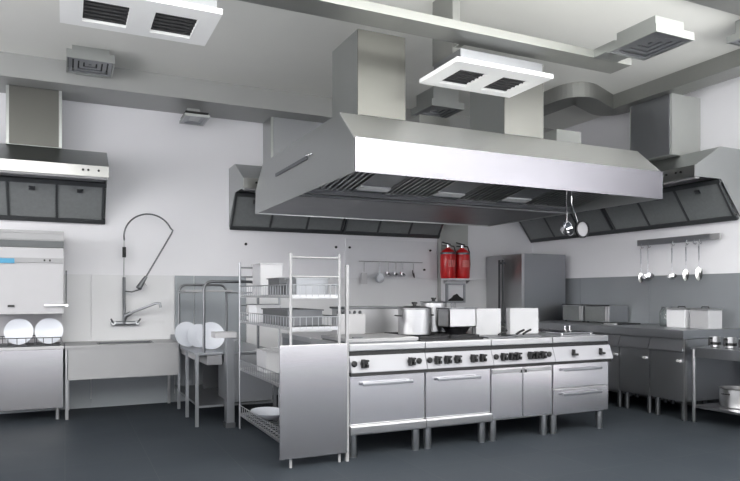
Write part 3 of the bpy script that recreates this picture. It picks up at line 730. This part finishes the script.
t = thing('wall_dispenser', 'small square white box with a black mark below the extinguishers', 'dispenser', (5.13, 7.93, 1.17))
m = MB(); m.box(4.97, 5.285, 7.90, YC, 1.18, 1.20).box(4.97, 5.285, 7.90, YC, 1.44, 1.46).box(4.97, 4.99, 7.90, YC, 1.20, 1.44).box(5.265, 5.285, 7.90, YC, 1.20, 1.44)
m.build('frame', 'msteel', t)
MB().box(4.99, 5.265, 7.935, YC, 1.20, 1.44).build('panel', 'board', t)
MB().prism([(5.0, 1.22), (5.06, 1.25), (5.10, 1.29), (5.15, 1.31), (5.19, 1.27), (5.26, 1.235), (5.25, 1.205), (5.01, 1.205)], 7.91, 7.935, 'y').build('mark', 'black', t)
MB().tube([(5.06, 7.925, 1.18), (5.06, 7.925, 1.02)], .008, 8).build('pipe', 'msteel', t)
MB().tube([(5.12, 7.925, 1.18), (5.12, 7.925, 1.02)], .008, 8).build('pipe', 'msteel', t)

# ---------------- fridge ----------------
t = thing('refrigerator', 'tall two-door steel refrigerator standing in the far right corner', 'refrigerator', (6.2, 7.63, 0))
MB().box(5.80, 6.54, 7.205, 8.045, .10, 1.875, .004).build('body', 'msteel', t)
for k, (y0, y1, hy) in enumerate(((7.205, 7.62, 7.585), (7.63, 8.045, 7.665))):
    d = MB().box(5.755, 5.80, y0, y1, .12, 1.87, .006).build('door', 'steel', t)
    m = MB(); m.box(5.70, 5.725, hy-.012, hy+.012, .85, 1.80, .004); m.box(5.72, 5.756, hy-.01, hy+.01, .88, .91).box(5.72, 5.756, hy-.01, hy+.01, 1.74, 1.77); m.build('handle', 'frame', d)
for x in (5.86, 6.46):
    for y in (7.27, 7.98): MB().lathe([(0, 0), (.025, 0), (.025, .1), (0, .1)], (x, y, 0), 12).build('leg', 'dsteel', t)

# ---------------- right wall cooking line ----------------
XF = 5.75
ub = [4.60, 5.03, 5.45, 5.98, 6.58, 7.18]
lbl = ['nearest dark steel cupboard of the right wall line, next to the prep table', 'dark steel cupboard second from the prep table on the right wall', 'dark steel cupboard partly behind the island drawers, right wall', 'dark steel cupboard hidden behind the island, right wall', 'dark steel cupboard beside the refrigerator, right wall']
for k in range(5):
    y0, y1 = ub[k]+.003, ub[k+1]-.003
    t = thing('base_cabinet', lbl[k], 'cabinet', (6.2, (y0+y1)/2, 0), 'dark cupboards along the right wall')
    MB().box(XF+.03, 6.62, y0, y1, .19, .835).build('body', 'cup', t)
    MB().prism([(XF+.05, .83), (XF+.01, .83), (XF-.03, .715), (XF+.05, .715)], y0, y1, 'y').build('control_panel', 'cup', t)
    d = MB().box(XF, XF+.03, y0+.003, y1-.003, .195, .70, .004).build('door', 'cup', t)
    MB().box(XF-.03, XF, y0+.02, y0+.07, .60, .625, .004).build('handle', 'white', d)
    if k == 0: MB().box(XF-.008, XF+.03, 4.586, 4.60, 0, .838, .003).build('corner_post', 'steel', t)
    for x in (XF+.06, 6.55):
        for y in (y0+.05, y1-.05): MB().lathe([(0, 0), (.025, 0), (.028, .19), (0, .19)], (x, y, 0), 14).build('leg', 'dsteel', t)
o = MB().box(XF-.01, 6.63, 4.60, 7.18, .84, .93, .006).build('worktop', 'msteel'); tag(o, 'long steel worktop lying over the dark cupboards on the right wall', 'worktop')

def oven(label, y0, y1, x0=6.28, x1=6.6, z=.93):
    t = thing('countertop_oven', label, 'oven', (6.4, (y0+y1)/2, z), 'small dark ovens on the right worktop')
    for x in (x0+.03, x1-.03):
        for y in (y0+.03, y1-.03): MB().box(x-.01, x+.01, y-.01, y+.01, z, z+.012).build('foot', 'black', t)
    MB().box(x0, x1, y0, y1, z+.012, z+.225, .003).build('housing', 'cup', t)
    MB().box(x0-.012, x0, y0+.07, y1-.01, z+.02, z+.215, .003).build('glass_door', 'filt', t)
    MB().box(x0-.010, x0, y0+.005, y0+.022, z+.025, z+.215).build('side_strip', 'white', t)
    MB().box(x0-.010, x0, y0+.045, y0+.062, z+.025, z+.215).build('side_strip', 'white', t)
    m = MB(); m.box(x0-.014, x0+.0, y0, y1, z+.225, z+.235); m.build('top_trim', 'black', t)
oven('small dark oven on the right worktop, the one nearer the refrigerator', 6.58, 6.97)
oven('small dark oven with white edge strips on the right worktop, nearer the pots', 6.12, 6.55)
t = thing('flat_tray', 'flat black tray with a white handle on the right worktop', 'tray', (6.3, 5.92, .93))
MB().box(6.1, 6.45, 5.78, 6.08, .93, .945, .004).build('tray_body', 'cast', t)
MB().box(6.04, 6.1, 5.82, 5.98, .932, .945, .003).build('handle', 'white', t)
t = thing('glass_jar', 'clear glass jar left of the steel canisters on the right worktop', 'jar', (6.3, 5.27, .93))
MB().lathe([(0, 0), (.07, 0), (.078, .02), (.078, .17), (.06, .2), (.06, .21), (.055, .21), (.055, .2), (.072, .17), (.072, .02), (0, .01)], (6.3, 5.27, .93), 24).build('jar_body', 'glass', t)
MB().lathe([(0, .212), (.062, .212), (.062, .23), (0, .23)], (6.3, 5.27, .93), 24).build('lid', 'dsteel', t)
def canister(label, y0, y1, mat):
    t = thing('canister', label, 'canister', (6.3, (y0+y1)/2, .93))
    MB().box(6.2, 6.42, y0, y1, .93, 1.13, .008).build('canister_body', mat, t)
    MB().box(6.192, 6.428, y0-.006, y1+.006, 1.13, 1.148, .004).build('lid', 'steel', t)
    MB().tube([(6.3, y0+.07, 1.148), (6.3, y0+.075, 1.165), (6.3, y1-.075, 1.165), (6.3, y1-.07, 1.148)], .006, 8).build('lid_handle', 'black', t)
canister('bright square steel canister on the right worktop below the ladles', 4.955, 5.19, 'board')
canister('grey square steel canister at the near end of the right worktop', 4.66, 4.89, 'tin')

# prep table at the right edge
t = thing('prep_table', 'steel prep table with lower shelf at the right edge of the photo', 'table', (6.2, 3.9, 0))
xa, xb, ya, yb = 5.775, 6.6, 3.0, 4.55
MB().box(xa, xb, ya, yb, .745, .765, .003).build('tabletop', 'msteel', t)
m = MB(); m.box(xa+.01, xa+.03, ya+.02, yb-.01, .665, .745).box(xa+.03, xb-.01, yb-.03, yb-.01, .665, .745).build('apron', 'msteel', t)
MB().box(xa+.02, xb-.02, ya+.03, yb-.03, .15, .175, .003).build('lower_shelf', 'steel', t)
for x in (xa+.02, xb-.03):
    for y in (yb-.03, ya+.03): MB().lathe([(0, 0), (.013, 0), (.018, .03), (.018, .745), (0, .745)], (x, y, 0), 14).build('leg', 'steel', t)
MB().lathe([(0, 0), (.012, 0), (.012, .15), (0, .15)], (xa+.1, 4.05, 0), 10).build('shelf_foot', 'steel', t)
o = stockpot('steel pot with side handles on the lower shelf of the prep table', 6.08, 4.25, .175, .16, .19, False)
o = stockpot('second steel pot further along the lower shelf, cut by the photo edge', 6.1, 3.85, .175, .15, .2, False)
def smallpot(label, x, y, r, h):
    t = thing('saucepan', label, 'saucepan', (x, y, .765))
    MB().lathe([(0, 0), (r-.008, 0), (r, .008), (r, h), (r-.006, h), (r-.008, .012), (0, .01)], (x, y, .765), 28).build('pan_body', 'steel', t)
    MB().tube([(x-r, y, .765+h*.85), (x-r-.03, y, .765+h*.9), (x-r-.035, y, .765+h*.2)], .010, 8).build('handle', 'black', t)
    MB().lathe([(r+.001, h*.25), (r+.003, h*.26), (r+.003, h*.5), (r+.001, h*.51)], (x, y, .765), 28).build('dark_band', 'black', t)
smallpot('small steel saucepan with dark band, far end of the prep table', 5.95, 4.40, .05, .11)
smallpot('small steel saucepan with dark band, middle of the prep table group', 5.96, 4.24, .055, .11)
smallpot('small steel saucepan with dark band, nearest the photo edge', 5.95, 4.08, .05, .11)
smallpot('small steel saucepan behind the other three on the prep table', 6.2, 4.2, .06, .1)

# hanging utensils on the right wall
t = thing('utensil_bar', 'dark steel hanging bar with hooks on the right wall', 'rail', (6.55, 5.35, 1.95))
MB().box(6.54, 6.555, 4.90, 5.915, 1.912, 1.985, .002).build('bar', 'msteel', t)
MB().box(6.538, 6.557, 4.78, 4.90, 1.912, 1.982, .002).build('end_plate', 'pale', t)
for y in (5.0, 5.8): MB().box(6.555, 6.65, y-.015, y+.015, 1.935, 1.96).build('bracket', 'dsteel', t)
for y in (5.837, 5.73, 5.381, 5.19, 5.09, 5.02):
    MB().tube([(6.535, y, 1.93), (6.52, y, 1.905), (6.515, y-.01, 1.882), (6.515, y-.025, 1.875), (6.515, y-.04, 1.89)], .006, 8).build('hook', 'chrome', t)
U = [(5.845, .40, 'spoon', 'serving spoon hanging at the left end of the wall bar', .04), (5.74, .41, 'ladle', 'large ladle with a white grip hanging second on the wall bar', .06),
     (5.39, .40, 'ladle', 'ladle hanging alone in the middle of the wall bar', .045), (5.20, .39, 'spoon', 'long spoon hanging right of the middle ladle on the wall bar', .045), (5.03, .385, 'spoon', 'long spoon hanging nearest the pale end of the wall bar', .05)]
for y, L, k, lb, sz in U:
    u = ladle(lb, 6.50, y-.025, 1.862, L, k, 'chrome', sz*1.2); u.rotation_euler.z = -math.pi/2
# utensils hanging from the island hood
t = thing('sieve', 'round white-faced sieve with dark rim hanging from the island hood', 'sieve', (4.75, 5.0, 2.05))
MB().tube([(4.62, 5.0, 2.365), (4.62, 5.0, 2.22), (4.70, 5.0, 2.03)], .005, 6).build('handle', 'chrome', t)
MB().lathe([(.072, -.012), (.088, -.012), (.09, .012), (.072, .012)], (4.757, 5.0, 1.965), 32, RX(90)).build('rim', 'cast', t)
MB().lathe([(0, -.004), (.074, -.004), (.074, .004), (0, .004)], (4.757, 5.0, 1.965), 32, RX(90)).build('face', 'white', t)
t = thing('hanging_ladle', 'large round steel ladle hanging from the island hood beside the sieve', 'ladle', (4.56, 5.0, 2.05))
MB().tube([(4.555, 5.0, 2.36), (4.555, 5.0, 2.02)], .005, 6).build('handle', 'chrome', t)
MB().lathe([(0, -.06), (.05, -.048), (.076, -.012), (.084, .014), (.077, .014), (.045, -.038), (0, -.05)], (4.56, 5.0, 1.965), 28, RX(72) @ RY(12)).build('bowl', 'chrome', t)
